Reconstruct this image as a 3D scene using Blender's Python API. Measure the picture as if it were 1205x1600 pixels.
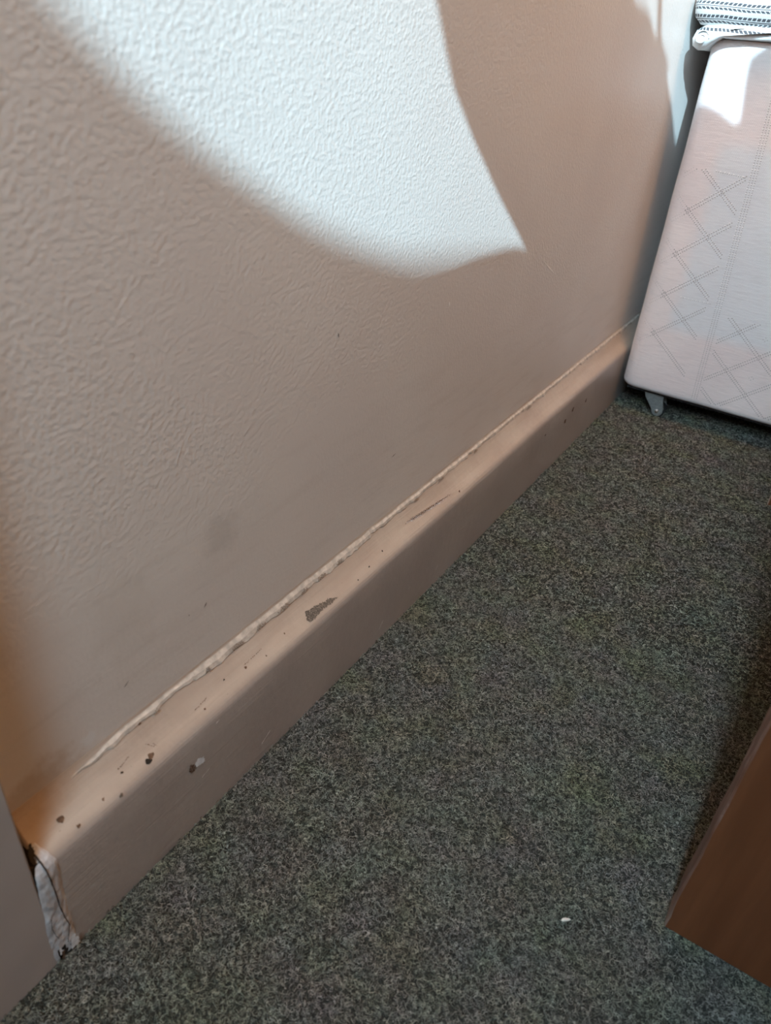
import bpy, bmesh, math, random
import numpy as np
from mathutils import Vector, Matrix, noise
from mathutils.geometry import tessellate_polygon

for o in list(bpy.data.objects):
    bpy.data.objects.remove(o)
scene = bpy.context.scene
COL = scene.collection
random.seed(7)

# ------------------------------------------------------------------ camera
cam_d = bpy.data.cameras.new('camera')
cam = bpy.data.objects.new('camera', cam_d)
COL.objects.link(cam)
R = [[0.8390353920369074, 0.34725733494340476, -0.41884597913656313],
     [0.5391698016240224, -0.42752590162114673, 0.7256152757899588],
     [0.07290772199284234, -0.8346460008724769, -0.545940030865475]]
right = Vector([r[0] for r in R]); down = Vector([r[1] for r in R]); fwd = Vector([r[2] for r in R])
M = Matrix((right, -down, -fwd)).transposed().to_4x4()
M.translation = Vector((0, 0, 0.5))
cam.matrix_world = M
cam_d.sensor_fit = 'VERTICAL'
cam_d.sensor_height = 36
cam_d.sensor_width = 36
cam_d.lens = 1153.05 / 1600 * 36
cam_d.clip_start = 0.01
cam_d.dof.use_dof = True
cam_d.dof.focus_distance = 0.72
cam_d.dof.aperture_fstop = 9.0
scene.camera = cam

# ------------------------------------------------------------------ world, sun, lights, exposure
world = bpy.data.worlds.new('world'); scene.world = world
world.use_nodes = True
world.node_tree.nodes['Background'].inputs[0].default_value = (0.55, 0.75, 1.0, 1)
world.node_tree.nodes['Background'].inputs[1].default_value = 0.6
scene.view_settings.view_transform = 'Standard'
scene.view_settings.look = 'None'
scene.view_settings.exposure = 0.0
scene.view_settings.gamma = 1.0

SUN = Vector((-1.0, 2.6, -1.7))                 # direction the sunlight travels
sd = bpy.data.lights.new('sun', 'SUN')
sd.energy = 8.7; sd.color = (0.60, 0.93, 1.12); sd.angle = math.radians(0.28)
so = bpy.data.objects.new('sun', sd); COL.objects.link(so)
so.rotation_euler = SUN.to_track_quat('-Z', 'Y').to_euler()
so.location = (1.5, -3, 3)

def area(name, loc, target, sx, sy, energy, color, spread=180):
    d = bpy.data.lights.new(name, 'AREA'); d.shape = 'RECTANGLE'
    d.size = sx; d.size_y = sy; d.energy = energy; d.color = color; d.spread = math.radians(spread)
    o = bpy.data.objects.new(name, d); COL.objects.link(o)
    o.location = loc
    o.rotation_euler = (Vector(target) - Vector(loc)).to_track_quat('-Z', 'Z').to_euler()
    return o
# daylight through the narrow gap in the curtains, behind the camera
area('window_daylight', (0.05, -0.66, 1.35), (-0.26, 0.45, 0.15), 0.10, 0.95, 11.5, (0.58, 0.84, 1.0), 100)
# added warm fill from overhead, with no lamp body
area('warm_fill_overhead', (0.05, 0.78, 1.8), (0.0, 0.8, 0.0), 0.35, 0.35, 13.5, (1.0, 0.53, 0.23))
# added warm fill above the desk to brighten the left wall, no lamp there
area('warm_fill_wall', (0.16, 0.86, 1.12), (-0.288, 0.80, 0.55), 0.12, 0.12, 1.7, (1.0, 0.50, 0.19))
# added narrow cool beam from behind the camera to brighten the bed front
area('cool_fill_bed', (0.00, -0.66, 1.15), (0.00, 1.17, 0.38), 0.10, 0.3, 0.34, (0.66, 0.84, 1.0), 32)

# ------------------------------------------------------------------ helpers
def link_mesh(name, verts, faces, mats, parent=None, smooth=False, fm=None):
    me = bpy.data.meshes.new(name)
    me.from_pydata([tuple(v) for v in verts], [], faces)
    for m in (mats if isinstance(mats, (list, tuple)) else [mats]):
        me.materials.append(m)
    if fm is not None:
        me.polygons.foreach_set('material_index', fm)
    if smooth:
        me.polygons.foreach_set('use_smooth', [True] * len(me.polygons))
    me.update()
    o = bpy.data.objects.new(name, me); COL.objects.link(o)
    if parent is not None:
        o.parent = parent
    return o

class MB:
    def __init__(s): s.v = []; s.f = []; s.m = []
    def add(s, v, f, mat=0):
        n = len(s.v); s.v += [tuple(a) for a in v]
        s.f += [tuple(i + n for i in q) for q in f]; s.m += [mat] * len(f)
    def box(s, a, b, mat=0):
        x0, y0, z0 = a; x1, y1, z1 = b
        v = [(x0,y0,z0),(x1,y0,z0),(x1,y1,z0),(x0,y1,z0),(x0,y0,z1),(x1,y0,z1),(x1,y1,z1),(x0,y1,z1)]
        s.add(v, [(0,3,2,1),(4,5,6,7),(0,1,5,4),(1,2,6,5),(2,3,7,6),(3,0,4,7)], mat)
    def build(s, name, mats, parent=None, smooth=False):
        return link_mesh(name, s.v, s.f, mats, parent, smooth, s.m)

def bevel(o, w, seg=3, smooth=True):
    md = o.modifiers.new('bevel', 'BEVEL'); md.width = w; md.segments = seg; md.limit_method = 'ANGLE'
    if smooth:
        for p in o.data.polygons: p.use_smooth = True
        o.data.set_sharp_from_angle(angle=math.radians(50)) if hasattr(o.data, 'set_sharp_from_angle') else None
    return o

def empty(name, loc=(0, 0, 0)):
    o = bpy.data.objects.new(name, None); COL.objects.link(o); o.location = loc
    o.empty_display_size = 0.05
    return o

def tag(o, label, cat, group=None, kind=None):
    o['label'] = label; o['category'] = cat
    if group: o['group'] = group
    if kind: o['kind'] = kind
    return o

def struct(o):
    o['kind'] = 'structure'; return o

# ------------------------------------------------------------------ node helpers
class NT:
    def __init__(s, name):
        s.mat = bpy.data.materials.new(name); s.mat.use_nodes = True
        s.t = s.mat.node_tree; s.n = s.t.nodes; s.l = s.t.links
        s.b = s.n['Principled BSDF']; s.geo = None
    def P(s):
        if s.geo is None:
            tc = s.n.new('ShaderNodeTexCoord'); s.geo = tc.outputs['Object']
            sp = s.n.new('ShaderNodeSeparateXYZ'); s.l.new(s.geo, sp.inputs[0]); s.xyz = sp.outputs
        return s.geo
    def put(s, a, sock):
        if hasattr(a, 'is_output') or isinstance(a, bpy.types.NodeSocket): s.l.new(a, sock)
        else: sock.default_value = a
    def m(s, op, a, b=0.0, c=0.0, clamp=False):
        n = s.n.new('ShaderNodeMath'); n.operation = op; n.use_clamp = clamp
        s.put(a, n.inputs[0]); s.put(b, n.inputs[1]); s.put(c, n.inputs[2]); return n.outputs[0]
    def scale(s, v):
        n = s.n.new('ShaderNodeVectorMath'); n.operation = 'MULTIPLY'
        s.l.new(s.P(), n.inputs[0]); n.inputs[1].default_value = v; return n.outputs[0]
    def noise(s, sc, det=2.0, rough=0.5, vec=None, col=False, dist=0.0):
        n = s.n.new('ShaderNodeTexNoise'); n.inputs['Scale'].default_value = sc
        n.inputs['Detail'].default_value = det; n.inputs['Roughness'].default_value = rough
        n.inputs['Distortion'].default_value = dist
        s.l.new(vec if vec is not None else s.P(), n.inputs['Vector'])
        return n.outputs['Color'] if col else n.outputs['Fac']
    def ss(s, v, a, b):
        n = s.n.new('ShaderNodeMapRange'); n.interpolation_type = 'SMOOTHSTEP'
        s.put(v, n.inputs[0]); n.inputs[1].default_value = a; n.inputs[2].default_value = b
        return n.outputs[0]
    def mix(s, f, a, b, mode='MIX'):
        n = s.n.new('ShaderNodeMix'); n.data_type = 'RGBA'; n.blend_type = mode
        s.put(f, n.inputs[0])
        for q, i in ((a, 6), (b, 7)):
            if isinstance(q, tuple): n.inputs[i].default_value = (*q, 1) if len(q) == 3 else q
            else: s.l.new(q, n.inputs[i])
        return n.outputs[2]
    def bump(s, h, strength, dist):
        n = s.n.new('ShaderNodeBump'); n.inputs['Strength'].default_value = strength
        n.inputs['Distance'].default_value = dist; s.l.new(h, n.inputs['Height'])
        s.l.new(n.outputs[0], s.b.inputs['Normal'])
    def col(s, c):
        s.put((*c, 1) if isinstance(c, tuple) and len(c) == 3 else c, s.b.inputs['Base Color'])
    def rough(s, v): s.put(v, s.b.inputs['Roughness'])

def plain(name, c, r=0.6, metal=0.0, amt=0.12, sc=60.0, bump=0.0):
    t = NT(name)
    n = t.noise(sc, 3.0)
    d = tuple(x * (1 - amt) for x in c); e = tuple(min(1, x * (1 + amt)) for x in c)
    t.col(t.mix(t.ss(n, 0.3, 0.7), d, e)); t.rough(r); t.b.inputs['Metallic'].default_value = metal
    if bump: t.bump(n, 0.5, bump)
    return t.mat

# ------------------------------------------------------------------ materials
def wall_paint():
    t = NT('wall_paint'); t.P(); z = t.xyz[2]
    big = t.noise(5.0, 3.0)
    c = t.mix(t.ss(big, 0.35, 0.7), (0.73, 0.675, 0.635), (0.77, 0.725, 0.685))
    # scuffed, slightly dirty band low down
    low = t.ss(z, 0.34, 0.16)
    streak = t.noise(1.0, 4.0, 0.6, t.scale((40, 14, 90)))
    c = t.mix(t.m('MULTIPLY', low, t.m('MULTIPLY', t.ss(streak, 0.45, 0.8), 0.4)), c, (0.60, 0.54, 0.49))
    # grey smudge and damp brown stain in the corner by the door frame
    def blob(y0, z0, ry, rz, nz=0.5, sc=60.0):
        dy = t.m('DIVIDE', t.m('SUBTRACT', t.xyz[1], y0), ry); dz = t.m('DIVIDE', t.m('SUBTRACT', z, z0), rz)
        d = t.m('SQRT', t.m('ADD', t.m('MULTIPLY', dy, dy), t.m('MULTIPLY', dz, dz)))
        d = t.m('ADD', d, t.m('MULTIPLY', t.m('SUBTRACT', t.noise(sc, 4.0, 0.65), 0.5), nz * 2))
        return t.ss(d, 1.0, 0.3)
    c = t.mix(t.m('MULTIPLY', blob(0.2865, 0.216, 0.022, 0.022, 0.6, 90.0), 0.22), c, (0.33, 0.29, 0.26))
    c = t.mix(t.m('MULTIPLY', blob(0.205, 0.20, 0.03, 0.05, 0.8, 70.0), 0.12), c, (0.45, 0.36, 0.28))
    c = t.mix(t.m('MULTIPLY', blob(0.13, 0.125, 0.035, 0.022, 0.8, 90.0), 0.4), c, (0.46, 0.31, 0.18))
    c = t.mix(t.m('MULTIPLY', blob(0.167, 0.131, 0.008, 0.007, 0.8, 200.0), 0.7), c, (0.78, 0.77, 0.76))
    sp = t.ss(t.noise(420.0, 1.0, 0.5), 0.795, 0.83)
    c = t.mix(t.m('MULTIPLY', sp, 0.5), c, (0.30, 0.22, 0.16))
    t.col(c)
    t.rough(0.42)
    a = t.noise(330.0, 2.0, 0.55)
    b = t.noise(165.0, 2.0, 0.5)
    st = t.noise(1.0, 3.0, 0.6, t.scale((150, 60, 700)))
    h = t.m('ADD', t.m('MULTIPLY', a, 0.9), t.m('MULTIPLY', b, 0.4))
    up = t.ss(z, 0.17, 0.30)
    hh = t.m('ADD', t.m('MULTIPLY', h, t.m('ADD', t.m('MULTIPLY', up, 0.8), 0.2)),
             t.m('MULTIPLY', st, t.m('MULTIPLY', t.m('SUBTRACT', 1.0, up), 0.35)))
    t.bump(hh, 0.36, 0.0012)
    return t.mat

def skirting_paint():
    t = NT('skirting_gloss_paint'); t.P(); z = t.xyz[2]
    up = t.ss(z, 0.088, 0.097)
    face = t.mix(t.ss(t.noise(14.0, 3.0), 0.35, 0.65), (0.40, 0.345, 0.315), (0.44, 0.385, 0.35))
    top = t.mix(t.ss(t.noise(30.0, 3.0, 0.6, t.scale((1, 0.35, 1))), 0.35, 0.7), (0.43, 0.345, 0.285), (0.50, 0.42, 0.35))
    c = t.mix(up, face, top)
    st = t.noise(1.0, 4.0, 0.6, t.scale((120, 12, 700)))
    c = t.mix(t.m('MULTIPLY', t.ss(st, 0.5, 0.85), 0.35), c, (0.36, 0.29, 0.24))
    sp = t.m('MULTIPLY', t.ss(t.noise(330.0, 3.0, 0.6, t.scale((1, 0.6, 1))), 0.70, 0.76), up)
    c = t.mix(t.m('MULTIPLY', sp, 0.55), c, (0.30, 0.23, 0.17))
    # brown grime towards the door frame on the ledge
    cor = t.m('MULTIPLY', t.ss(t.m('ADD', t.xyz[1], t.m('MULTIPLY', t.noise(60.0, 4.0, 0.7), 0.05)), 0.185, 0.135), t.ss(z, 0.1, 0.11))
    c = t.mix(t.m('MULTIPLY', cor, 0.5), c, (0.36, 0.23, 0.13))
    t.col(c); t.rough(0.38)
    h = t.m('ADD', t.m('MULTIPLY', st, 0.6), t.m('MULTIPLY', t.noise(130.0, 2.0), 0.5))
    t.bump(h, 0.7, 0.0008)
    return t.mat

def carpet_base():
    t = NT('carpet_backing')
    n = t.noise(900.0, 2.0, 0.7)
    t.col(t.mix(t.ss(n, 0.35, 0.7), (0.02, 0.021, 0.019), (0.09, 0.092, 0.08))); t.rough(1.0)
    t.b.inputs['Specular IOR Level'].default_value = 0.1
    t.bump(n, 0.8, 0.002)
    return t.mat

def carpet_fibre():
    t = NT('carpet_fibre')
    hi = t.n.new('ShaderNodeHairInfo')
    cr = t.n.new('ShaderNodeValToRGB'); t.l.new(hi.outputs['Random'], cr.inputs[0])
    e = cr.color_ramp.elements
    e[0].position = 0.0; e[0].color = (0.018, 0.020, 0.018, 1)
    e[1].position = 1.0; e[1].color = (0.80, 0.78, 0.72, 1)
    for p, c in ((0.28, (0.11, 0.117, 0.105)), (0.5, (0.29, 0.30, 0.262)), (0.75, (0.47, 0.475, 0.42)), (0.92, (0.68, 0.68, 0.62))):
        k = e.new(p); k.color = (*c, 1)
    n = t.noise(28.0, 2.0, 0.5, col=True)
    tint = t.mix(0.30, (1, 1, 1), n)
    cl = t.m('MULTIPLY', t.ss(t.noise(420.0, 2.0, 0.6), 0.34, 0.66), t.m('ADD', t.m('MULTIPLY', t.ss(t.noise(120.0, 2.0), 0.35, 0.65), 0.35), 0.65))
    tint = t.mix(1.0, tint, t.mix(cl, (0.38, 0.38, 0.38), (0.85, 0.85, 0.80)), 'MULTIPLY')
    c = t.mix(1.0, cr.outputs[0], tint, 'MULTIPLY')
    g = t.noise(16.0, 2.0, 0.6)
    c = t.mix(t.m('MULTIPLY', t.ss(g, 0.5, 0.68), 0.35), c, t.mix(1.0, c, (1.0, 1.02, 0.6), 'MULTIPLY'))
    t.col(c); t.rough(0.85); t.b.inputs['Specular IOR Level'].default_value = 0.2
    return t.mat

def bed_fabric():
    t = NT('bed_fabric'); t.P(); x, y, z = t.xyz[0], t.xyz[1], t.xyz[2]
    c = t.mix(t.ss(t.noise(9.0, 2.0), 0.4, 0.65), (0.76, 0.66, 0.65), (0.80, 0.715, 0.70))
    # box-shaped blue-grey tint in the middle of the panel
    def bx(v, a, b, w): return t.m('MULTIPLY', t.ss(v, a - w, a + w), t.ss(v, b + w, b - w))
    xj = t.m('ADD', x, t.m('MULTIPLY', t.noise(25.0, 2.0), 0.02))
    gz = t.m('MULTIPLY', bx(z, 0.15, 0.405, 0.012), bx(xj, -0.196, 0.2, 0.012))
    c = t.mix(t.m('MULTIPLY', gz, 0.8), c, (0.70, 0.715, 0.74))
    kx = t.m('SINE', t.m('MULTIPLY', x, 2400.0)); kz = t.m('SINE', t.m('MULTIPLY', z, 2400.0))
    knit = t.m('MULTIPLY', kx, kz)
    wig = t.noise(1.0, 3.0, 0.6, t.scale((60, 60, 420)))
    c = t.mix(t.m('MULTIPLY', t.ss(wig, 0.45, 0.75), 0.14), c, (0.40, 0.35, 0.34))
    t.col(c); t.rough(0.8); t.b.inputs['Sheen Weight'].default_value = 0.25
    t.bump(t.m('ADD', t.m('MULTIPLY', knit, 0.14), wig), 0.55, 0.0012)
    return t.mat

def blanket_cloth():
    t = NT('striped_woven_cloth'); t.P(); x, y, z = t.xyz[0], t.xyz[1], t.xyz[2]
    zz = t.m('ADD', z, t.m('MULTIPLY', t.m('SUBTRACT', t.noise(16.0, 2.0), 0.5), 0.006))
    mask = None
    xy = t.m('SUBTRACT', x, t.m('MULTIPLY', y, 0.6))
    def dash(zc, slope, h=0.0021, per=0.0054):
        dz = t.m('SUBTRACT', zz, zc)
        band = t.ss(t.m('ABSOLUTE', dz), h, h * 0.75)
        ph = t.m('FRACT', t.m('DIVIDE', t.m('ADD', xy, t.m('MULTIPLY', dz, slope)), per))
        return t.m('MULTIPLY', band, t.ss(t.m('ABSOLUTE', t.m('SUBTRACT', ph, 0.5)), 0.42, 0.34))
    def line(zc, h=0.0004):
        return t.ss(t.m('ABSOLUTE', t.m('SUBTRACT', zz, zc)), h, h * 0.5)
    bands = [dash(0.5295, 0.9)]
    for zc in (0.5402, 0.5535, 0.5668):
        bands += [dash(zc + 0.0029, -0.9, 0.0017), line(zc, 0.0006), dash(zc - 0.0027, 0.9, 0.0014)]
    for q in bands:
        mask = q if mask is None else t.m('MAXIMUM', mask, q)
    c = t.mix(t.m('MULTIPLY', mask, 0.93), (0.74, 0.73, 0.72), (0.03, 0.03, 0.04))
    t.col(c); t.rough(0.85)
    wv = t.m('MULTIPLY', t.m('SINE', t.m('MULTIPLY', x, 3600.0)), t.m('SINE', t.m('MULTIPLY', z, 3600.0)))
    t.bump(t.m('ADD', wv, t.noise(60.0, 2.0)), 0.3, 0.0012)
    return t.mat

def desk_wood():
    t = NT('mahogany_veneer'); t.P()
    g = t.noise(1.0, 5.0, 0.6, t.scale((60, 60, 5)))
    c = t.mix(t.ss(g, 0.3, 0.75), (0.125, 0.043, 0.017), (0.185, 0.067, 0.028))
    t.col(c); t.rough(0.45)
    t.bump(g, 0.2, 0.0005)
    return t.mat

def desk_edge():
    t = NT('worn_desk_edge'); t.P()
    g = t.noise(1.0, 4.0, 0.7, t.scale((80, 80, 22)))
    c = t.mix(t.ss(g, 0.3, 0.7), (0.16, 0.075, 0.05), (0.24, 0.14, 0.11))
    w = t.noise(1.0, 4.0, 0.6, t.scale((120, 90, 45)))
    c = t.mix(t.m('MULTIPLY', t.ss(w, 0.55, 0.68), t.ss(t.xyz[2], 0.10, 0.16)), c, (0.46, 0.36, 0.33))
    c = t.mix(t.m('MULTIPLY', t.ss(t.xyz[2], 0.04, 0.0), 0.7), c, (0.36, 0.28, 0.24))
    t.col(c); t.rough(0.4)
    return t.mat

def filler_mat():
    t = NT('cracked_filler'); t.P()
    n = t.noise(1.0, 5.0, 0.65, t.scale((150, 150, 60)))
    c = t.mix(t.ss(n, 0.3, 0.72), (0.40, 0.38, 0.385), (0.66, 0.67, 0.70))
    t.col(c); t.rough(0.8); t.bump(n, 0.6, 0.0012)
    return t.mat

M_WALL = wall_paint(); M_SKIRT = skirting_paint(); M_CBASE = carpet_base(); M_FIBRE = carpet_fibre()
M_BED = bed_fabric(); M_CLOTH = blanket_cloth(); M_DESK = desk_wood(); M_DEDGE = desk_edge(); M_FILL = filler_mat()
M_TRIM = plain('door_frame_gloss', (0.43, 0.39, 0.37), 0.35, amt=0.05, sc=20.0, bump=0.0004)
M_DARK = plain('dark_gap', (0.018, 0.013, 0.010), 0.9)
M_BROWN = plain('exposed_brown_wood', (0.12, 0.068, 0.04), 0.8, sc=400.0, amt=0.4)
M_CHIP = plain('exposed_grey_primer', (0.135, 0.11, 0.09), 0.9, sc=900.0, amt=0.5)
M_WHITE = plain('white_filler_spot', (0.75, 0.78, 0.82), 0.8, sc=300.0)
M_CAULK = plain('caulk', (0.52, 0.465, 0.41), 0.65, sc=160.0, amt=0.2, bump=0.0005)
M_SCRATCH = plain('pale_scratch', (0.88, 0.86, 0.84), 0.7)
M_CEIL = plain('ceiling_white', (0.8, 0.79, 0.77), 0.9)
M_STITCH = plain('stitch_hole', (0.25, 0.22, 0.21), 0.9)
M_STITCH_L = plain('stitch_thread', (0.86, 0.82, 0.80), 0.6)
M_UNDER = plain('black_underlining', (0.012, 0.012, 0.014), 0.8)
M_ZINC = plain('grey_zinc', (0.33, 0.34, 0.33), 0.42, metal=0.55, sc=200.0)
M_STEEL = plain('bright_steel', (0.75, 0.75, 0.76), 0.25, metal=0.9)
M_RUBBER = plain('black_castor_wheel', (0.02, 0.02, 0.02), 0.5)
M_CURTAIN = plain('curtain_cloth', (0.55, 0.45, 0.36), 0.9)
M_WFRAME = plain('window_frame_paint', (0.8, 0.8, 0.78), 0.4)
M_CRUMB = plain('white_crumb', (0.75, 0.74, 0.70), 0.7)

# ------------------------------------------------------------------ room shell
XW = -0.288; XS = -0.2655
YB, YF = -0.70, 3.30          # window wall behind the camera, wall beyond the bed
XR, ZC = 1.75, 2.42

m = MB(); m.box((XW - 0.12, YB - 0.12, -0.12), (XR + 0.12, YF + 0.12, 0.0))
floor = struct(m.build('floor', M_CBASE))

m = MB(); m.box((XW - 0.12, YB, 0.0), (XW, YF, ZC))
wl = struct(m.build('wall_left', [M_WALL, M_SCRATCH, M_CHIP]))
m = MB(); m.box((XW - 0.12, YF, 0.0), (XR + 0.12, YF + 0.12, ZC)); struct(m.build('wall_far', M_WALL))
m = MB(); m.box((XR, YB, 0.0), (XR + 0.12, YF, ZC)); struct(m.build('wall_right', M_WALL))
m = MB(); m.box((XW - 0.12, YB - 0.12, ZC), (XR + 0.12, YF + 0.12, ZC + 0.1)); struct(m.build('ceiling', M_CEIL))
# window wall, with the opening left free
wx0, wx1, wz0, wz1 = -0.05, 0.85, 0.95, 2.05
m = MB()
m.box((XW - 0.12, YB - 0.12, 0), (wx0, YB, ZC)); m.box((wx1, YB - 0.12, 0), (XR + 0.12, YB, ZC))
m.box((wx0, YB - 0.12, 0), (wx1, YB, wz0)); m.box((wx0, YB - 0.12, wz1), (wx1, YB, ZC))
struct(m.build('wall_back', M_WALL))
m = MB()
for a, b in (((wx0, wz0), (wx0 + 0.05, wz1)), ((wx1 - 0.05, wz0), (wx1, wz1)), ((wx0 + .05, wz0), (wx1 - .05, wz0 + 0.05)), ((wx0 + .05, wz1 - 0.05), (wx1 - .05, wz1))):
    m.box((a[0], YB - 0.11, a[1]), (b[0], YB - 0.06, b[1]))
struct(m.build('window_1', M_WFRAME))

# curtain drawn across the window with gaps where the sun comes through
def on_curtain_w(y, z, yc):       # where a sunray that ends on the left wall crosses the curtain
    t = (y - yc) / SUN.y
    return (XW - t * SUN.x, z - t * SUN.z)
def on_curtain_b(x, z, yb, yc):
    t = (yb - yc) / SUN.y
    return (x - t * SUN.x, z - t * SUN.z)
YC = YB + 0.02
edge_right = [(0.44, 0.60), (0.478, 0.545), (0.5052, 0.5182), (0.5226, 0.4922), (0.5395, 0.4693), (0.5802, 0.4341), (0.6433, 0.3877), (0.742, 0.3225)]
edge_low = [(0.742, 0.3150), (0.6832, 0.3260), (0.6142, 0.3360), (0.5549, 0.3445), (0.5024, 0.3535), (0.4559, 0.3675), (0.4154, 0.3822),
            (0.3737, 0.3988), (0.3281, 0.4238), (0.2913, 0.4437), (0.261, 0.4623), (0.2395, 0.4812), (0.2236, 0.4955), (0.17, 0.54), (0.10, 0.62)]
gap_a = [on_curtain_w(y, z, YC) for y, z in edge_right + [(0.715, 0.3295), (0.6832, 0.3335), (0.6142, 0.3375), (0.575, 0.3375), (0.53, 0.3395), (0.48, 0.3440), (0.42, 0.358), (0.36, 0.38), (0.29, 0.41), (0.24, 0.43), (0.12, 0.46), (0.02, 0.56), (0.02, 0.60)]]
strip = [on_curtain_w(y, z, YC) for y, z in [(0.86, 0.60), (0.9173, 0.5439), (0.965, 0.540), (0.989, 0.5308), (1.022, 0.516), (1.028, 0.518), (1.000, 0.5494), (0.96, 0.60)]]
gap_b = [on_curtain_w(y, z, YC) for y, z in
         [(0.975, 0.60), (1.0169, 0.5502), (1.048, 0.5170), (1.0899, 0.4993), (1.114, 0.4930), (1.122, 0.4880), (1.111, 0.4824), (1.1324, 0.4682), (1.1848, 0.4413), (1.2578, 0.3919), (1.30, 0.40)]]
gap_b += [on_curtain_b(x, z, 1.172, YC) for x, z in [(-0.2515, 0.4520), (-0.2253, 0.4406), (-0.1959, 0.425), (-0.1990, 0.4476), (-0.2041, 0.4756), (-0.2060, 0.50), (-0.18, 0.524), (-0.11, 0.524), (-0.09, 0.60)]] + [(0.62, 1.93), (0.352, 1.93)]
outer = [(wx0 - 0.12, 0.80), (wx1 + 0.12, 0.80), (wx1 + 0.12, 2.16), (wx0 - 0.12, 2.16)]
loops = [outer, gap_a, strip, gap_b]
tess = tessellate_polygon([[Vector((a, b, 0)) for a, b in lp] for lp in loops])
pts = [p for lp in loops for p in lp]
cv = [(a, YC + 0.004 * math.sin(a * 40), b) for a, b in pts]
cur = link_mesh('curtain', cv, [tuple(t) for t in tess], M_CURTAIN)
sol = cur.modifiers.new('thickness', 'SOLIDIFY'); sol.thickness = 0.002
tag(cur, 'beige curtain drawn across the window opposite the bed', 'curtain')

# unseen sun blocker added outside, shaped to soften the sun patch's lower edge
YG = -3.6
top = [on_curtain_w(y, z, YG) for y, z in edge_low] + [on_curtain_w(-0.6, 0.95, YG)]
top = [(top[0][0] + 0.25, top[0][1] - 0.01)] + top
ring = top + [(top[-1][0], -0.12), (top[0][0], -0.12)]
n = len(ring)
tri = tessellate_polygon([[Vector((a, b, 0)) for a, b in ring]])
gv = [(a, YG, b) for a, b in ring] + [(a, YG - 0.12, b) for a, b in ring]
gf = [tuple(t) for t in tri] + [tuple(i + n for i in reversed(t)) for t in tri] + [(i, (i + 1) % n, (i + 1) % n + n, i + n) for i in range(n)]
struct(link_mesh('sun_blocker', gv, gf, M_CEIL))

# ------------------------------------------------------------------ skirting board, filler, paint damage
PR = [(-.2655, 0), (-.2655, .0865), (-.2661, .0905), (-.2676, .0938), (-.2700, .0962), (-.2735, .0990), (-.2775, .1030),
      (-.2810, .1075), (-.2845, .1130), (-.2872, .1185), (-.2880, .1215)]
LS = [0.0]
for a, b in zip(PR, PR[1:]): LS.append(LS[-1] + math.hypot(b[0] - a[0], b[1] - a[1]))
def prof(s, off=0.0):
    s = max(0.0, s)
    for i in range(len(PR) - 1):
        if s <= LS[i + 1] or i == len(PR) - 2:
            a, b = PR[i], PR[i + 1]; L = LS[i + 1] - LS[i]; u = (s - LS[i]) / L
            if i == len(PR) - 2 and u > 1:      # carries on up the wall
                return (XW + off, PR[-1][1] + (s - LS[-1]))
            nx, nz = (b[1] - a[1]) / L, -(b[0] - a[0]) / L
            return (a[0] + u * (b[0] - a[0]) + nx * off, a[1] + u * (b[1] - a[1]) + nz * off)

Y0S, Y1S = 0.1125, YF
sk = MB()
ys = [Y0S + (Y1S - Y0S) * (i / 160) ** 1.6 for i in range(161)]
prof_pts = [PR[0]] + [prof(LS[1] * k / 4) for k in (1, 2, 3)] + PR[1:]
v = []; f = []
for y in ys:
    for (x, z) in prof_pts:
        w = 0.0005 * noise.noise(Vector((y * 9, z * 30, 1.0))) + (0.0007 * noise.noise(Vector((y * 40, z * 80, 5.0))) if z > 0.09 else 0)
        v.append((x + (w if x > XW + 0.001 else 0), y, z))
n = len(prof_pts)
for i in range(len(ys) - 1):
    for j in range(n - 1):
        a = i * n + j; f.append((a, a + n, a + n + 1, a + 1))
b0 = len(v)
for y in (ys[0], ys[-1]): v.append((XW, y, 0.0))
f.append(tuple([b0] + list(range(n)))); f.append(tuple([b0 + 1] + [(len(ys) - 1) * n + j for j in range(n - 1, -1, -1)]))
sk.add(v, f, 0)

def inpoly(p, poly):
    x, y = p; c = False; n = len(poly)
    for i in range(n):
        x1, y1 = poly[i]; x2, y2 = poly[(i + 1) % n]
        if (y1 > y) != (y2 > y) and x < (x2 - x1) * (y - y1) / (y2 - y1) + x1: c = not c
    return c
def patch(mb, poly, mat, off=0.0003, cell=0.0006, jag=0.0012, freq=700.0, drop=None):
    """thin ragged flake of colour that follows the board, in (y, distance up the profile)"""
    a0 = min(p[0] for p in poly) - 0.002; a1 = max(p[0] for p in poly) + 0.002
    b0 = min(p[1] for p in poly) - 0.002; b1 = max(p[1] for p in poly) + 0.002
    na = int((a1 - a0) / cell) + 1; nb = int((b1 - b0) / cell) + 1
    ids = {}; v = []; f = []
    def vid(i, j):
        if (i, j) not in ids:
            y = a0 + i * cell; s = b0 + j * cell
            x, z = prof(s, off); ids[(i, j)] = len(v); v.append((x, y, z))
        return ids[(i, j)]
    for i in range(na):
        for j in range(nb):
            y = a0 + (i + .5) * cell; s = b0 + (j + .5) * cell
            q = (y + jag * noise.noise(Vector((y * freq, s * freq, 0.3))), s + jag * noise.noise(Vector((y * freq, s * freq, 9.3))))
            if inpoly(q, poly):
                if drop and noise.noise(Vector((y * 1300, s * 1300, 4))) > drop: continue
                f.append((vid(i, j), vid(i + 1, j), vid(i + 1, j + 1), vid(i, j + 1)))
    mb.add(v, f, mat)
def disc(y, s, r, k=9, e=1.0):
    return [(y + r * e * math.cos(2 * math.pi * i / k), s + r * math.sin(2 * math.pi * i / k)) for i in range(k)]
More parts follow.
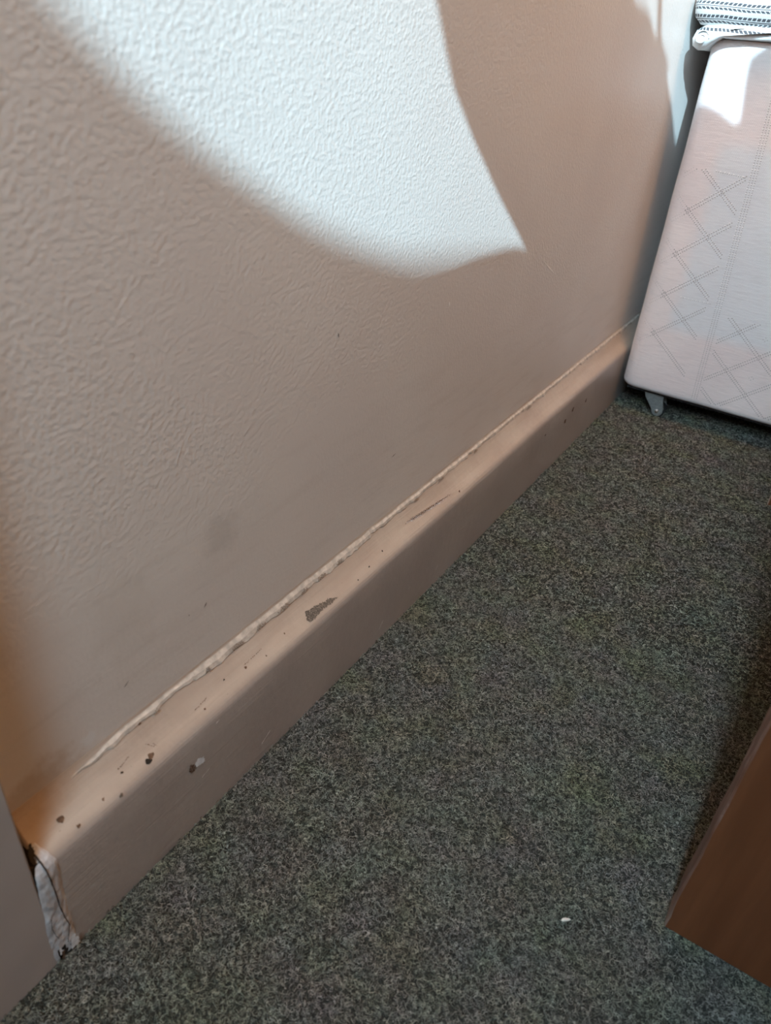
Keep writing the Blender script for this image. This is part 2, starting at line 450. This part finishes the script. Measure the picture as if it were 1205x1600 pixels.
# materials: 0 paint, 1 grey primer, 2 brown, 3 white, 4 dark
patch(sk, [(.3639, .1067), (.3595, .1000), (.3628, .0965), (.3753, .098), (.3881, .0975), (.4003, .0978), (.3918, .1019), (.3794, .1039), (.3697, .1055)], 1, drop=0.52)
patch(sk, [(.2344, .0632), (.2290, .0660), (.2255, .0640), (.2262, .0590), (.2351, .0569)], 3, cell=0.0004)
patch(sk, [(.2262, .0640), (.2215, .0668), (.2205, .0600), (.2235, .0575), (.2268, .0585)], 2, cell=0.0004, drop=0.1)
patch(sk, disc(.1329, .1065, .0024, 12, 0.9), 2, cell=0.0003, jag=0.0011, freq=420.0)
patch(sk, disc(.1932, .0985, .0018, 10, 1.3), 4, cell=0.0003, jag=0.0013, freq=420.0)
patch(sk, disc(.1966, .0997, .0018, 10, 1.0), 2, cell=0.0003, jag=0.0013, freq=420.0)
for y, s, r, mt in ((.2154, .1230, .0016, 4), (.290, .1034, .0011, 2), (.2816, .112, .0008, 2), (.2016, .1215, .001, 2), (.1388, .0965, .0012, 2), (.27, .107, .0007, 4),
                    (.9627, .0701, .0030, 2), (.9377, .0614, .0036, 2), (1.0211, .0636, .0030, 2), (.861, .0696, .002, 2), (.158, .099, .0009, 2), (.176, .104, .0008, 4),
                    (.245, .1, .0007, 2), (.335, .104, .0007, 2), (.31, .1, .0006, 2), (.45, .1, .0008, 4), (.475, .103, .0008, 4), (.43, .0975, .0006, 4), (.62, .0975, .0013, 2), (.168, .0935, .0012, 1)):
    patch(sk, disc(y, s, r, 10, 1.1), mt, cell=0.0003 if r < 0.003 else 0.0005, jag=0.6 * r, freq=0.9 / r)
# chewed, flaking edge on the ledge further along
patch(sk, [(.520, .1085), (.535, .1060), (.552, .1040), (.575, .1025), (.604, .1005), (.604, .1015), (.578, .1045), (.555, .1065), (.535, .109)], 3, off=0.0008, drop=-0.15)
patch(sk, [(.520, .1092), (.535, .1068), (.552, .1050), (.575, .1035), (.604, .1013), (.604, .1018), (.578, .1048), (.555, .1069), (.535, .109)], 2, off=0.0010, drop=0.05)
# light scratches low on the face
for (y, s, L, a) in ((.30, .020, .012, 0.5), (.47, .018, .010, 0.9), (.52, .030, .006, 1.2), (.58, .022, .006, 1.0), (.235, .045, .008, .3), (.62, .05, .004, 1.2), (.60, .053, .004, 1.1), (.25, .085, .003, .4)):
    dy, ds = math.cos(a) * L / 2, math.sin(a) * L / 2; w = 0.00035
    patch(sk, [(y - dy, s - ds - w), (y + dy, s + ds - w), (y + dy, s + ds + w), (y - dy, s - ds + w)], 5, cell=0.0003, jag=0.0004, drop=0.3)
for (y, s, L, a) in ((.20, .1055, .007, -.9), (.203, .1035, .004, -1.2), (.30, .106, .02, .05), (.245, .1045, .012, .1), (.18, .108, .010, .2)):
    dy, ds = math.cos(a) * L / 2, math.sin(a) * L / 2; w = 0.0003
    patch(sk, [(y - dy, s - ds - w), (y + dy, s + ds - w), (y + dy, s + ds + w), (y - dy, s - ds + w)], 2, cell=0.0003, jag=0.0006, drop=0.1)
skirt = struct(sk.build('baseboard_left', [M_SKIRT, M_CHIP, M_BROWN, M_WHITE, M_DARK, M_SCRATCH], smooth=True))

# uneven bead of caulk where wall and ledge meet
v = []; f = []; yy = 0.150; rows = []
while yy < 1.32:
    j1 = noise.noise(Vector((yy * 45, 3.1, 0))); j2 = noise.noise(Vector((yy * 170, 7.7, 0))); j3 = noise.noise(Vector((yy * 60, 17, 0)))
    s0 = 0.1215 - 0.0022 * j1 - 0.0016 * j2 - (0.002 if 0.25 < yy < 0.47 else 0.0)
    s1 = 0.1272 + 0.0012 * j3
    h = 0.0008 + 0.0004 * j2
    tp = min(1.0, 0.25 + (yy - 0.150) / 0.05); s1 = s0 + (s1 - s0) * tp; h *= tp
    row = []
    for k, (s, o) in enumerate(((s0, 0.0001), (s0 + 0.0004, h), (s0 * .5 + s1 * .5, h + 0.0003), (s1 - 0.001, h * .5), (s1, 0.0001))):
        x, z = prof(s, o); row.append((x, yy, z))
    rows.append(row); yy += 0.0016
for r in rows: v += r
for i in range(len(rows) - 1):
    for k in range(4):
        a = i * 5 + k; f.append((a, a + 5, a + 6, a + 1))
cb = MB(); cb.add(v, f, 0)
for (y, L) in ((.262, .006), (.292, .012), (.318, .010), (.345, .014), (.372, .008), (.395, .01), (.42, .008), (.55, .01), (.60, .012), (.68, .01), (.83, .014), (.214, .005)):
    patch(cb, [(y - L / 2, .1198), (y + L / 2, .1202), (y + L / 2, .1222), (y, .1232), (y - L / 2, .1214)], 1, off=0.0016, cell=0.0004, jag=0.0018, drop=0.1)
cb.build('caulk_bead', [M_CAULK, plain('grey_crack', (0.26, 0.21, 0.17), 0.9)], skirt)

# cracked filler between skirting end and door frame
fl = MB()
left = [(.1132, .1065), (.1105, .0982), (.1062, .0909), (.1047, .0744), (.1040, .0551), (.1020, .0369), (.1018, .0186), (.1022, .0071)]
rght = [(.1160, .1050), (.1180, .0980), (.1200, .0889), (.1192, .0712), (.1186, .0513), (.1184, .0263), (.1182, .0090), (.1178, .0030)]
def lerp(tab, s):
    tab = sorted([(b, a) for a, b in tab])
    for (s0, a0), (s1, a1) in zip(tab, tab[1:]):
        if s0 <= s <= s1: return a0 + (a1 - a0) * (s - s0) / (s1 - s0)
    return tab[0][1] if s < tab[0][0] else tab[-1][1]
v = []; f = []; NS, NW = 110, 12
for i in range(NS + 1):
    s = 0.0045 + (0.1062 - 0.0045) * i / NS
    a = lerp(left, s) + 0.0007 * noise.noise(Vector((s * 160, 1, 0))); b = lerp(rght, s) + 0.0006 * noise.noise(Vector((s * 160, 8, 0)))
    for j in range(NW + 1):
        u = j / NW; y = a + (b - a) * u
        o = 0.0011 * (1 - abs(2 * u - 1) ** 4) + 0.0004 * noise.noise(Vector((y * 350, s * 200, 0)))
        if j in (0, NW): o = 0.0001
        x, z = prof(s, o); v.append((x, y, z))
for i in range(NS):
    for j in range(NW):
        a = i * (NW + 1) + j
        s = 0.0045 + (0.1062 - 0.0045) * i / NS
        if s < 0.013 and 2 <= j <= 5: continue      # broken away at the foot
        f.append((a, a + 1, a + NW + 2, a + NW + 1))
fl.add(v, f, 0)
def crack(tab, w0, w1, mt, off=0.0018):
    v = []; f = []; P = []
    for (a, b) in zip(tab, tab[1:]):
        for k in range(6):
            u = k / 6; P.append((a[0] + (b[0] - a[0]) * u, a[1] + (b[1] - a[1]) * u))
    P.append(tab[-1]); N = len(P)
    for i, (y, s) in enumerate(P):
        w = (w0 + (w1 - w0) * i / N) * (0.8 + 0.5 * noise.noise(Vector((s * 300, 2, y * 100)))); jy = 0.0003 * noise.noise(Vector((s * 500, 5, 0)))
        for q in (-1, 1):
            x, z = prof(s, off); v.append((x, y + jy + q * w, z))
    for i in range(N - 1): a = 2 * i; f.append((a, a + 1, a + 3, a + 2))
    fl.add(v, f, mt)
crack([(.1123, .1069), (.1119, .1014), (.1118, .096), (.1121, .0905), (.1127, .0812), (.1133, .0672), (.1132, .0536), (.1141, .0396), (.1156, .0285), (.1128, .0187), (.1118, .0140)], 0.0007, 0.00032, 1)
crack([(.1065, .0484), (.1054, .0387), (.1063, .0299), (.1075, .0250)], 0.00025, 0.0002, 1)
patch(fl, [(.1128, .1085), (.1130, .1030), (.1095, .0960), (.1082, .0985), (.1100, .1040)], 1, off=0.002, cell=0.0004)
patch(fl, [(.1145, .0180), (.1165, .0190), (.1180, .0130), (.1180, .0045), (.1125, .0040), (.1130, .0110)], 2, off=0.0023, cell=0.0004, jag=0.0016)
patch(fl, [(.1052, .0160), (.1068, .0165), (.1072, .0100), (.1055, .0090)], 2, off=0.002, cell=0.0004)
patch(fl, [(.1062, .0110), (.1082, .0110), (.1082, .0010), (.1062, .0005)], 3, off=0.0014, cell=0.0004)
patch(fl, [(.1080, .0125), (.1098, .0140), (.1160, .0045), (.1160, .0000), (.1085, .0000)], 1, off=0.0010, cell=0.0004)
filler = fl.build('filler_strip', [M_FILL, M_DARK, M_WHITE, M_BROWN], skirt)
filler['label'] = 'cracked white filler at the near end of the skirting'
m = MB(); m.box((XW, 0.106, 0.0), (XS - 0.0025, Y0S, 0.096)); struct(m.build('trim_2', M_DARK))

# door frame board at the near end of the wall and the door beside it
m = MB(); m.box((XW, 0.030, 0.0), (XS + 0.0002, 0.1052, 2.05))
tr = struct(m.build('trim_1', M_TRIM)); bevel(tr, 0.0012, 2)
m = MB(); m.box((XW, -0.60, 0.006), (XW + 0.008, 0.030, 2.0))
m.box((XW + 0.008, -0.60, 0.006), (XW + 0.014, -0.50, 2.0)); m.box((XW + 0.008, -0.07, 0.006), (XW + 0.014, 0.030, 2.0))
m.box((XW + 0.008, -0.50, 0.006), (XW + 0.014, -0.07, 0.2)); m.box((XW + 0.008, -0.50, 0.9), (XW + 0.014, -0.07, 1.02)); m.box((XW + 0.008, -0.50, 1.9), (XW + 0.014, -0.07, 2.0))
struct(m.build('door_1', M_TRIM))

# scratches and specks on the wall (thin marks just above the paint)
wm = MB()
def wmark(y0, z0, y1, z1, w, mt):
    d = math.hypot(y1 - y0, z1 - z0); ny, nz = -(z1 - z0) / d * w, (y1 - y0) / d * w; x = XW + 0.0004
    wm.add([(x, y0, z0), (x, (y0 + y1) / 2 + ny, (z0 + z1) / 2 + nz), (x, y1, z1), (x, (y0 + y1) / 2 - ny, (z0 + z1) / 2 - nz)], [(0, 1, 2, 3)], mt)
wmark(.790, .3040, .846, .2755, .0009, 0)
wmark(.252, .2800, .262, .2980, .0004, 0); wmark(.262, .292, .2675, .300, .0003, 0); wmark(.31, .2780, .317, .284, .0004, 0)
wmark(.5770, .306, .5800, .3000, .0008, 0)
wmark(.2665, .1665, .2695, .1700, .0006, 1); wmark(.2525, .1690, .2535, .1698, .0005, 1); wmark(.4105, .3205, .4115, .3165, .0007, 1)
wmark(.196, .150, .201, .153, .0004, 1); wmark(.23, .160, .2365, .164, .0003, 0); wmark(.5, .1820, .508, .1835, .0004, 1)
wm.build('scratch', [M_SCRATCH, M_CHIP], wl)

# ------------------------------------------------------------------ bed
BX0, BX1, BY0, BY1, BZ0, BZ1 = -0.2585, 0.66, 1.1725, 3.02, 0.043, 0.5215
bed = empty('divan_bed', (0.2, 2.1, 0.0))
tag(bed, 'pink quilted divan bed base on small castors against the skirting', 'bed')
def child(o):
    o.parent = bed; o.matrix_parent_inverse = Matrix.Translation(bed.location).inverted(); return o
def rounded_slab(x0, x1, y0, y1, z0, z1, r, rv, nv=40, amp=0.0012):
    """box with rounded vertical corners (rv) and rounded top and bottom rims (r)"""
    v = []; f = []
    levels = []
    for k in range(7): a = math.pi / 2 * k / 6; levels.append((z0 + r * (1 - math.sin(a)) if k else z0 + r, r * (1 - math.cos(a))) )
    bot = [(z0 + r - r * math.sin(a), r - r * math.cos(a)) for a in [math.pi / 2 * (6 - k) / 6 for k in range(7)]]
    mid = [(z0 + r + (z1 - z0 - 2 * r) * k / nv, 0.0) for k in range(1, nv)]
    top = [(z1 - r + r * math.sin(a), r - r * math.cos(a)) for a in [math.pi / 2 * k / 6 for k in range(7)]]
    lv = bot + mid + top
    per = []
    def arc(cx, cy, a0):
        return [(cx, cy, a0 + math.pi / 2 * k / 8) for k in range(9)]
    def seg(p, q, n): return [(p[0] + (q[0] - p[0]) * k / n, p[1] + (q[1] - p[1]) * k / n) for k in range(1, n)]
    cor = [(x0 + rv, y0 + rv, math.pi), (x1 - rv, y0 + rv, 1.5 * math.pi), (x1 - rv, y1 - rv, 0), (x0 + rv, y1 - rv, .5 * math.pi)]
    nsd = [40, 20, 20, 20]
    for (z, ins) in lv:
        ring = []
        for c, (cx, cy, a0) in enumerate(cor):
            for k in range(9):
                a = a0 + math.pi / 2 * k / 8; rr = rv - ins
                ring.append((cx + rr * math.cos(a), cy + rr * math.sin(a)))
            nc = cor[(c + 1) % 4]; a1 = nc[2]; rr = rv - ins
            ring += seg(ring[-1], (nc[0] + rr * math.cos(a1), nc[1] + rr * math.sin(a1)), nsd[c])
        per.append([(x, y, z) for x, y in ring])
    n = len(per[0])
    for ring in per: v += ring
    v = [(x + amp * noise.noise(Vector((x * 12, y * 12, z * 14))), y + amp * noise.noise(Vector((x * 16, 3 + y, z * 12))), z) for x, y, z in v]
    for i in range(len(per) - 1):
        for j in range(n):
            a = i * n + j; b = i * n + (j + 1) % n; f.append((a, b, b + n, a + n))
    f.append(tuple(range(n - 1, -1, -1))); f.append(tuple((len(per) - 1) * n + j for j in range(n)))
    return v, f
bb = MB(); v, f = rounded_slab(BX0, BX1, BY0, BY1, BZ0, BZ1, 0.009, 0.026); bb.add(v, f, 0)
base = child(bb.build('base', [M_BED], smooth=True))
# knitted pattern: dotted double diamonds in columns with a triple dotted line between
pt = MB()
def dot(x, z, mt, r=0.00062):
    y = BY0 - 0.0007 + 0.0012 * noise.noise(Vector((x * 16, 3 + BY0, z * 12)))
    if x < BX0 + 0.026:
        d = BX0 + 0.026 - x; y += 0.026 - math.sqrt(max(0, 0.026 ** 2 - d * d))
    pt.add([(x + r * math.cos(a), y, z + r * math.sin(a)) for a in [k * math.pi / 3 for k in range(6)]] + [(x, y - 0.0003, z)],
           [(k, (k + 1) % 6, 6) for k in range(6)], mt)
def dots(x0, z0, x1, z1, step=0.0024, zt=9.0, rr=0.00078):
    n = max(1, int(math.hypot(x1 - x0, z1 - z0) / step))
    for k in range(n + 1):
        x = x0 + (x1 - x0) * k / n; z = z0 + (z1 - z0) * k / n
        if z > BZ1 - 0.012 or z < BZ0 + 0.01 or z > zt: continue
        if x < BX0 + 0.012: continue
        dot(x, z, 0, rr if x > -0.232 else 0.0004)
        if z > 0.19 and (k % 2 == 0) and x > -0.225: dot(x - 0.0007, z + 0.0011, 1, 0.0007)
def column(xc, zc0, hw=0.036, per=0.0595, ext=0.026, zt=0.372, kmin=-2, kmax=9):
    sl = per / 2 / hw
    for k in range(kmin, kmax):
        zc = zc0 + k * per
        for sgn in (1, -1):
            # two crossing line families, each line doubled
            for d in (0.0, 0.0052):
                xa, xb = xc - hw - ext, xc + hw + ext
                # the line through the diamond's upper point going down/up to both sides
                for (p, q) in ((xa, xb),):
                    n = 60; run = []
                    za = zc + sgn * sl * (p - xc) + d; zb = zc + sgn * sl * (q - xc) + d
                    dots(p, za, q, zb, 0.0031, zt)
        # little ring in the middle of the diamond
        if xc > -0.1:
            for a in range(4): dot(xc + 0.003 * math.cos(a * math.pi / 2), zc + per / 2 + 0.0026 * math.sin(a * math.pi / 2), 0) if 0.06 < zc + per / 2 < zt else None
column(-0.2265, 0.2545, zt=0.372)
column(-0.0720, 0.0775, zt=0.186, kmin=-1, kmax=4)
column(0.0830, 0.0775, zt=0.186, kmin=-1, kmax=4)
dots(-0.2038, 0.371, -0.1654, 0.3686, 0.0028, rr=0.0006); dots(-0.2015, 0.1984, -0.1595, 0.1985, 0.0028, rr=0.0005)
for zc in (0.40, 0.386):
    dots(-0.130, zc - 0.012, -0.085, zc + 0.025, 0.0022)
for sx in (-0.1500, 0.005, 0.16):
    for d in (-0.0036, 0, 0.0036):
        x0 = sx + 0.010 + d; x1 = sx - 0.012 + d
        dots(x0, BZ0 + 0.012, x1, BZ1 - 0.02, 0.0030, rr=0.00062)
pat = child(pt.build('knitted_pattern', [M_STITCH, M_STITCH_L]))
m = MB(); m.box((BX0 + 0.012, BY0 + 0.010, BZ0 - 0.004), (BX1 - 0.012, BY1 - 0.01, BZ0 + 0.004))
child(m.build('underside_lining', M_UNDER))
# top rim welt and a folded corner of cloth at the foot
m = MB()
v = []; f = []; 
for i in range(61):
    x = BX0 + 0.03 + (BX1 - BX0 - 0.06) * i / 60
    for k in range(8):
        a = 2 * math.pi * k / 8; v.append((x, BY0 + 0.0045 + 0.0028 * math.cos(a), BZ1 - 0.0035 + 0.0028 * math.sin(a)))
for i in range(60):
    for k in range(8): f.append((i * 8 + k, i * 8 + (k + 1) % 8, (i + 1) * 8 + (k + 1) % 8, (i + 1) * 8 + k))
m.add(v, f); child(m.build('piping', M_BED, smooth=True))

def castor(cx, cy):
    """stem plate, curved two-sided fork, wheel and bolt; returns the castor's fork with sub-parts"""
    fk = MB()
    # side outline of the fork in x,z: wide at the top, sweeping down to the axle
    out = [(-0.0235, 0.042), (0.0085, 0.042), (0.0100, 0.030), (0.0145, 0.016)]
    for k in range(9):
        a = math.radians(20 - 200 * k / 8); out.append((0.0050 + 0.0090 * math.cos(a), 0.0118 + 0.0090 * math.sin(a)))
    out += [(-0.0095, 0.0190), (-0.0180, 0.0290)]
    for y in (cy - 0.0110, cy + 0.0090):
        n = len(out)
        fk.add([(cx + a, y, b) for a, b in out] + [(cx + a, y + 0.0020, b) for a, b in out],
               [tuple(range(n)), tuple(range(2 * n - 1, n - 1, -1))] + [(i, i + n, (i + 1) % n + n, (i + 1) % n) for i in range(n)])
    fk.box((cx - 0.0195, cy - 0.0110, 0.0400), (cx + 0.0100, cy + 0.0110, 0.0425))
    fo = child(bevel(fk.build('castor', M_ZINC), 0.0006, 2))
    def cyl(r, y0, y1, n=32, dome=0.0):
        v = []; f = []
        for y in (y0, y1):
            v += [(cx + 0.0050 + r * math.cos(2 * math.pi * k / n), y, 0.0118 + r * math.sin(2 * math.pi * k / n)) for k in range(n)]
        v += [(cx + 0.0050, y0 - dome, 0.0118)]
        f = [(k, (k + 1) % n, n + (k + 1) % n, n + k) for k in range(n)] + [((k + 1) % n, k, 2 * n) for k in range(n)] + [tuple(range(n, 2 * n))]
        return v, f
    w = MB(); w.add(*cyl(0.0113, cy - 0.0078, cy + 0.0078)); wo = w.build('wheel', M_RUBBER, fo)
    b = MB(); b.add(*cyl(0.0034, cy - 0.0128, cy - 0.0108, 20, 0.0012)); bo = b.build('bolt', M_STEEL, fo)
    return fo
castor(-0.1955, 1.1960)
castor(0.56, 1.1960)

# ------------------------------------------------------------------ folded throw on the bed
def fold(profile, y0, y1, amp=0.0012, ny=26):
    """closed outline in x,z swept along y with rounded ends"""
    P = []
    for a, b in zip(profile, profile[1:] + profile[:1]):
        d = math.hypot(b[0] - a[0], b[1] - a[1]); k = max(1, min(30, int(d / 0.012)))
        for i in range(k): P.append((a[0] + (b[0] - a[0]) * i / k, a[1] + (b[1] - a[1]) * i / k))
    zc = sum(p[1] for p in P) / len(P); xc = sum(p[0] for p in P) / len(P)
    zmin = min(p[1] for p in P); zmax = max(p[1] for p in P); r = (zmax - zmin) / 2
    v = []; f = []; n = len(P)
    st = [(y0 + r * (1 - math.cos(math.pi / 2 * k / 6)), math.sin(math.pi / 2 * k / 6)) for k in range(0, 7)] + \
         [(y0 + r + (y1 - y0 - 2 * r) * k / ny, 1.0) for k in range(1, ny)] + [(y1 - r * (1 - math.cos(math.pi / 2 * k / 6)), math.sin(math.pi / 2 * k / 6)) for k in range(6, -1, -1)]
    for (y, s) in st:
        for (x, z) in P:
            lz = zmid(P, x, zc)
            zz = lz + (z - lz) * max(s, 0.05); xx = x + (0.5 * r * (1 - s) * (1 if x < xc else -1)) * (1 if abs(x - xc) > 0.3 else 0)
            w = amp * noise.noise(Vector((x * 22, y * 22, z * 30)))
            v.append((xx, y + amp * noise.noise(Vector((x * 18, 2, z * 40))), zz + (w * 0.3)))
    for i in range(len(st) - 1):
        for j in range(n): a = i * n + j; b = i * n + (j + 1) % n; f.append((a, b, b + n, a + n))
    f.append(tuple(range(n - 1, -1, -1))); f.append(tuple((len(st) - 1) * n + j for j in range(n)))
    return v, f
def zmid(P, x, zc):
    c = [p[1] for p in P if abs(p[0] - x) < 0.012]
    return (min(c) + max(c)) / 2 if c else zc
throw = empty('folded_throw', (0.15, 1.6, 0.5205))
tag(throw, 'white folded throw with charcoal dashed stripes on the pink divan bed', 'throw')
def tchild(o):
    o.parent = throw; o.matrix_parent_inverse = Matrix.Translation(throw.location).inverted(); return o
t1 = MB(); t1.add(*fold([(0.60, 0.5218), (-0.238, 0.5218), (-0.2455, 0.5230), (-0.2455, 0.5265), (-0.238, 0.5300), (0.60, 0.5310)], 1.158, 2.0, 0.0006))
tchild(t1.build('lining_layer', plain('white_cloth', (0.82, 0.83, 0.83), 0.85, sc=300.0, amt=0.05), smooth=True))
t2 = MB(); t2.add(*fold([(0.60, 0.5290), (-0.215, 0.5290), (-0.236, 0.5265), (-0.250, 0.5175), (-0.260, 0.5085), (-0.2690, 0.5070), (-0.2765, 0.5110), (-0.2785, 0.5190),
                         (-0.2750, 0.5290), (-0.2640, 0.5355), (-0.240, 0.5380), (0.60, 0.5400)], 1.152, 2.0))
tchild(t2.build('lower_fold', M_CLOTH, smooth=True))
t3 = MB(); t3.add(*fold([(0.60, 0.5340), (-0.262, 0.5330), (-0.2740, 0.5345), (-0.2825, 0.5420), (-0.2855, 0.5540), (-0.2855, 0.5680), (-0.2790, 0.5790), (-0.265, 0.5840), (0.60, 0.5850)], 1.146, 2.0, 0.0009))
tchild(t3.build('upper_fold', M_CLOTH, smooth=True))
# rolled hem showing in the end of the lower fold
v = []; f = []; N = 40
for i in range(N + 1):
    a = i / N * 2.6 * math.pi; r = 0.0095 * (1 - 0.62 * i / N)
    for (y, rr) in ((1.1500, r), (1.1500, r - 0.0011), (1.160, r)):
        v.append((-0.2640 + rr * math.cos(a) * 1.05, y, 0.5205 + rr * math.sin(a)))
for i in range(N):
    a = i * 3; f += [(a, a + 3, a + 4, a + 1), (a, a + 2, a + 5, a + 3)]
m = MB(); m.add(v, f); tchild(m.build('rolled_hem', M_CLOTH, smooth=True))

# ------------------------------------------------------------------ desk on the right
desk = empty('wooden_desk', (0.35, 0.68, 0.0))
tag(desk, 'dark reddish-brown wooden desk with worn panel edge standing on the carpet', 'desk')
def dchild(o):
    o.parent = desk; o.matrix_parent_inverse = Matrix.Translation(desk.location).inverted(); return o
def panel(x0, x1, y0, y1, z0, z1):
    """solid side panel: veneered faces, separate worn strip on the left edge"""
    v = []; f = []; fm = []
    N = 60
    def edge(z): return 0.0011 * noise.noise(Vector((z * 26, y0, 3))) + 0.0005 * noise.noise(Vector((z * 110, y0, 9)))
    rows = []
    for i in range(N + 1):
        z = z0 + (z1 - z0) * i / N; e = edge(z) if z < z1 - 0.02 else 0
        rows.append([(x0 + 0.0012 + e, y0, z), (x0 + e, y0 + 0.0018, z), (x0 + e, y1 - 0.0018, z), (x0 + 0.0012 + e, y1, z), (x1, y1, z), (x1, y0, z)])
    for r in rows: v += r
    for i in range(N):
        for j in range(6):
            a = i * 6 + j; b = i * 6 + (j + 1) % 6; f.append((b, a, a + 6, b + 6)); fm.append(1 if j in (0, 1, 2) else 0)
    f.append((0, 1, 2, 3, 4, 5)); fm.append(0); f.append(tuple(N * 6 + j for j in (5, 4, 3, 2, 1, 0))); fm.append(0)
    mm = MB(); mm.v = v; mm.f = f; mm.m = fm
    return mm
p1 = dchild(panel(0.0460, 0.640, 0.3485, 0.3740, 0.0015, 0.72).build('side_panel', [M_DESK, M_DEDGE]))
p2 = dchild(panel(0.0114, 0.640, 1.0057, 1.0270, 0.0015, 0.72).build('side_panel', [M_DESK, M_DEDGE]))
m = MB(); m.box((0.03, 0.335, 0.72), (0.66, 1.042, 0.745)); dchild(bevel(m.build('desktop', M_DESK), 0.003, 2))
m = MB(); m.box((0.60, 0.3740, 0.30), (0.615, 1.0057, 0.72)); dchild(m.build('back_panel', M_DESK))

# ------------------------------------------------------------------ crumb on the carpet
bm = bmesh.new(); bmesh.ops.create_icosphere(bm, subdivisions=2, radius=1.0)
for q in bm.verts:
    c = q.co; k = 1 + 0.35 * noise.noise(c * 1.7)
    q.co = Vector((c.x * 0.0012 * k, c.y * 0.0031 * k, c.z * 0.0012 * k))
me = bpy.data.meshes.new('crumb'); bm.to_mesh(me); bm.free(); me.materials.append(M_CRUMB)
cr = bpy.data.objects.new('crumb', me); COL.objects.link(cr); cr.location = (-0.011, 0.311, 0.0045); cr.rotation_euler = (0, 0, -0.9)
tag(cr, 'tiny white crumb lying on the grey carpet near the desk', 'crumb')

# ------------------------------------------------------------------ carpet pile: short curly felted fibres
rng = np.random.default_rng(3)
def fibres(n, x0, x1, y0, y1, rad):
    x = rng.uniform(x0, x1, n); y = rng.uniform(y0, y1, n)
    return np.stack([x, y], 1), np.full(n, rad)
A, ra = fibres(250000, -0.264, 0.30, 0.02, 0.62, 0.000135)
B, rb = fibres(190000, -0.264, 0.42, 0.62, 1.36, 0.00019)
C0, rc = fibres(30000, -0.264, 0.30, -0.10, 0.02, 0.00016)
P0 = np.concatenate([A, B, C0]); rad = np.concatenate([ra, rb, rc])
N = len(P0); K = 6
th = rng.uniform(0, 2 * np.pi, N); curl = rng.normal(0, 0.75, N); dcurl = rng.normal(0, 0.35, N)
step = rng.uniform(0.0006, 0.0014, N)
pos = np.zeros((N, K, 3)); cur_p = P0.copy()
zb = rng.uniform(0.0002, 0.0030, N); zh = rng.uniform(-0.0004, 0.0014, N)
for k in range(K):
    pos[:, k, 0] = cur_p[:, 0]; pos[:, k, 1] = cur_p[:, 1]
    u = k / (K - 1)
    pos[:, k, 2] = np.maximum(0.0002, zb + zh * 4 * u * (1 - u) + rng.normal(0, 0.00012, N))
    cur_p = cur_p + np.stack([np.cos(th), np.sin(th)], 1) * step[:, None]
    th = th + curl + dcurl * k
pos[:, :, 0] = np.maximum(pos[:, :, 0], XS + 0.0006)
# nothing grows through the desk panels
for (a, b, c, d) in ((0.044, 0.64, 0.346, 0.372), (0.009, 0.64, 1.003, 1.029)):
    bad = ((pos[:, :, 0] > a) & (pos[:, :, 0] < b) & (pos[:, :, 1] > c) & (pos[:, :, 1] < d)).any(1)
    pos[bad, :, 2] *= 0.1
hc = bpy.data.hair_curves.new('carpet_pile')
hc.add_curves([K] * N)
hc.attributes['position'].data.foreach_set('vector', pos.astype(np.float32).ravel()) if 'position' in hc.attributes else hc.points.foreach_set('position', pos.astype(np.float32).ravel())
ra_ = hc.attributes.get('radius') or hc.attributes.new('radius', 'FLOAT', 'POINT')
ra_.data.foreach_set('value', np.repeat(rad, K).astype(np.float32) * np.tile(np.array([.7, 1, 1, 1, 1, .6], dtype=np.float32), N))
hc.materials.append(M_FIBRE)
co = bpy.data.objects.new('carpet_pile', hc); COL.objects.link(co)
tag(co, 'dark grey-green flecked felt carpet covering the floor', 'carpet', kind='stuff')
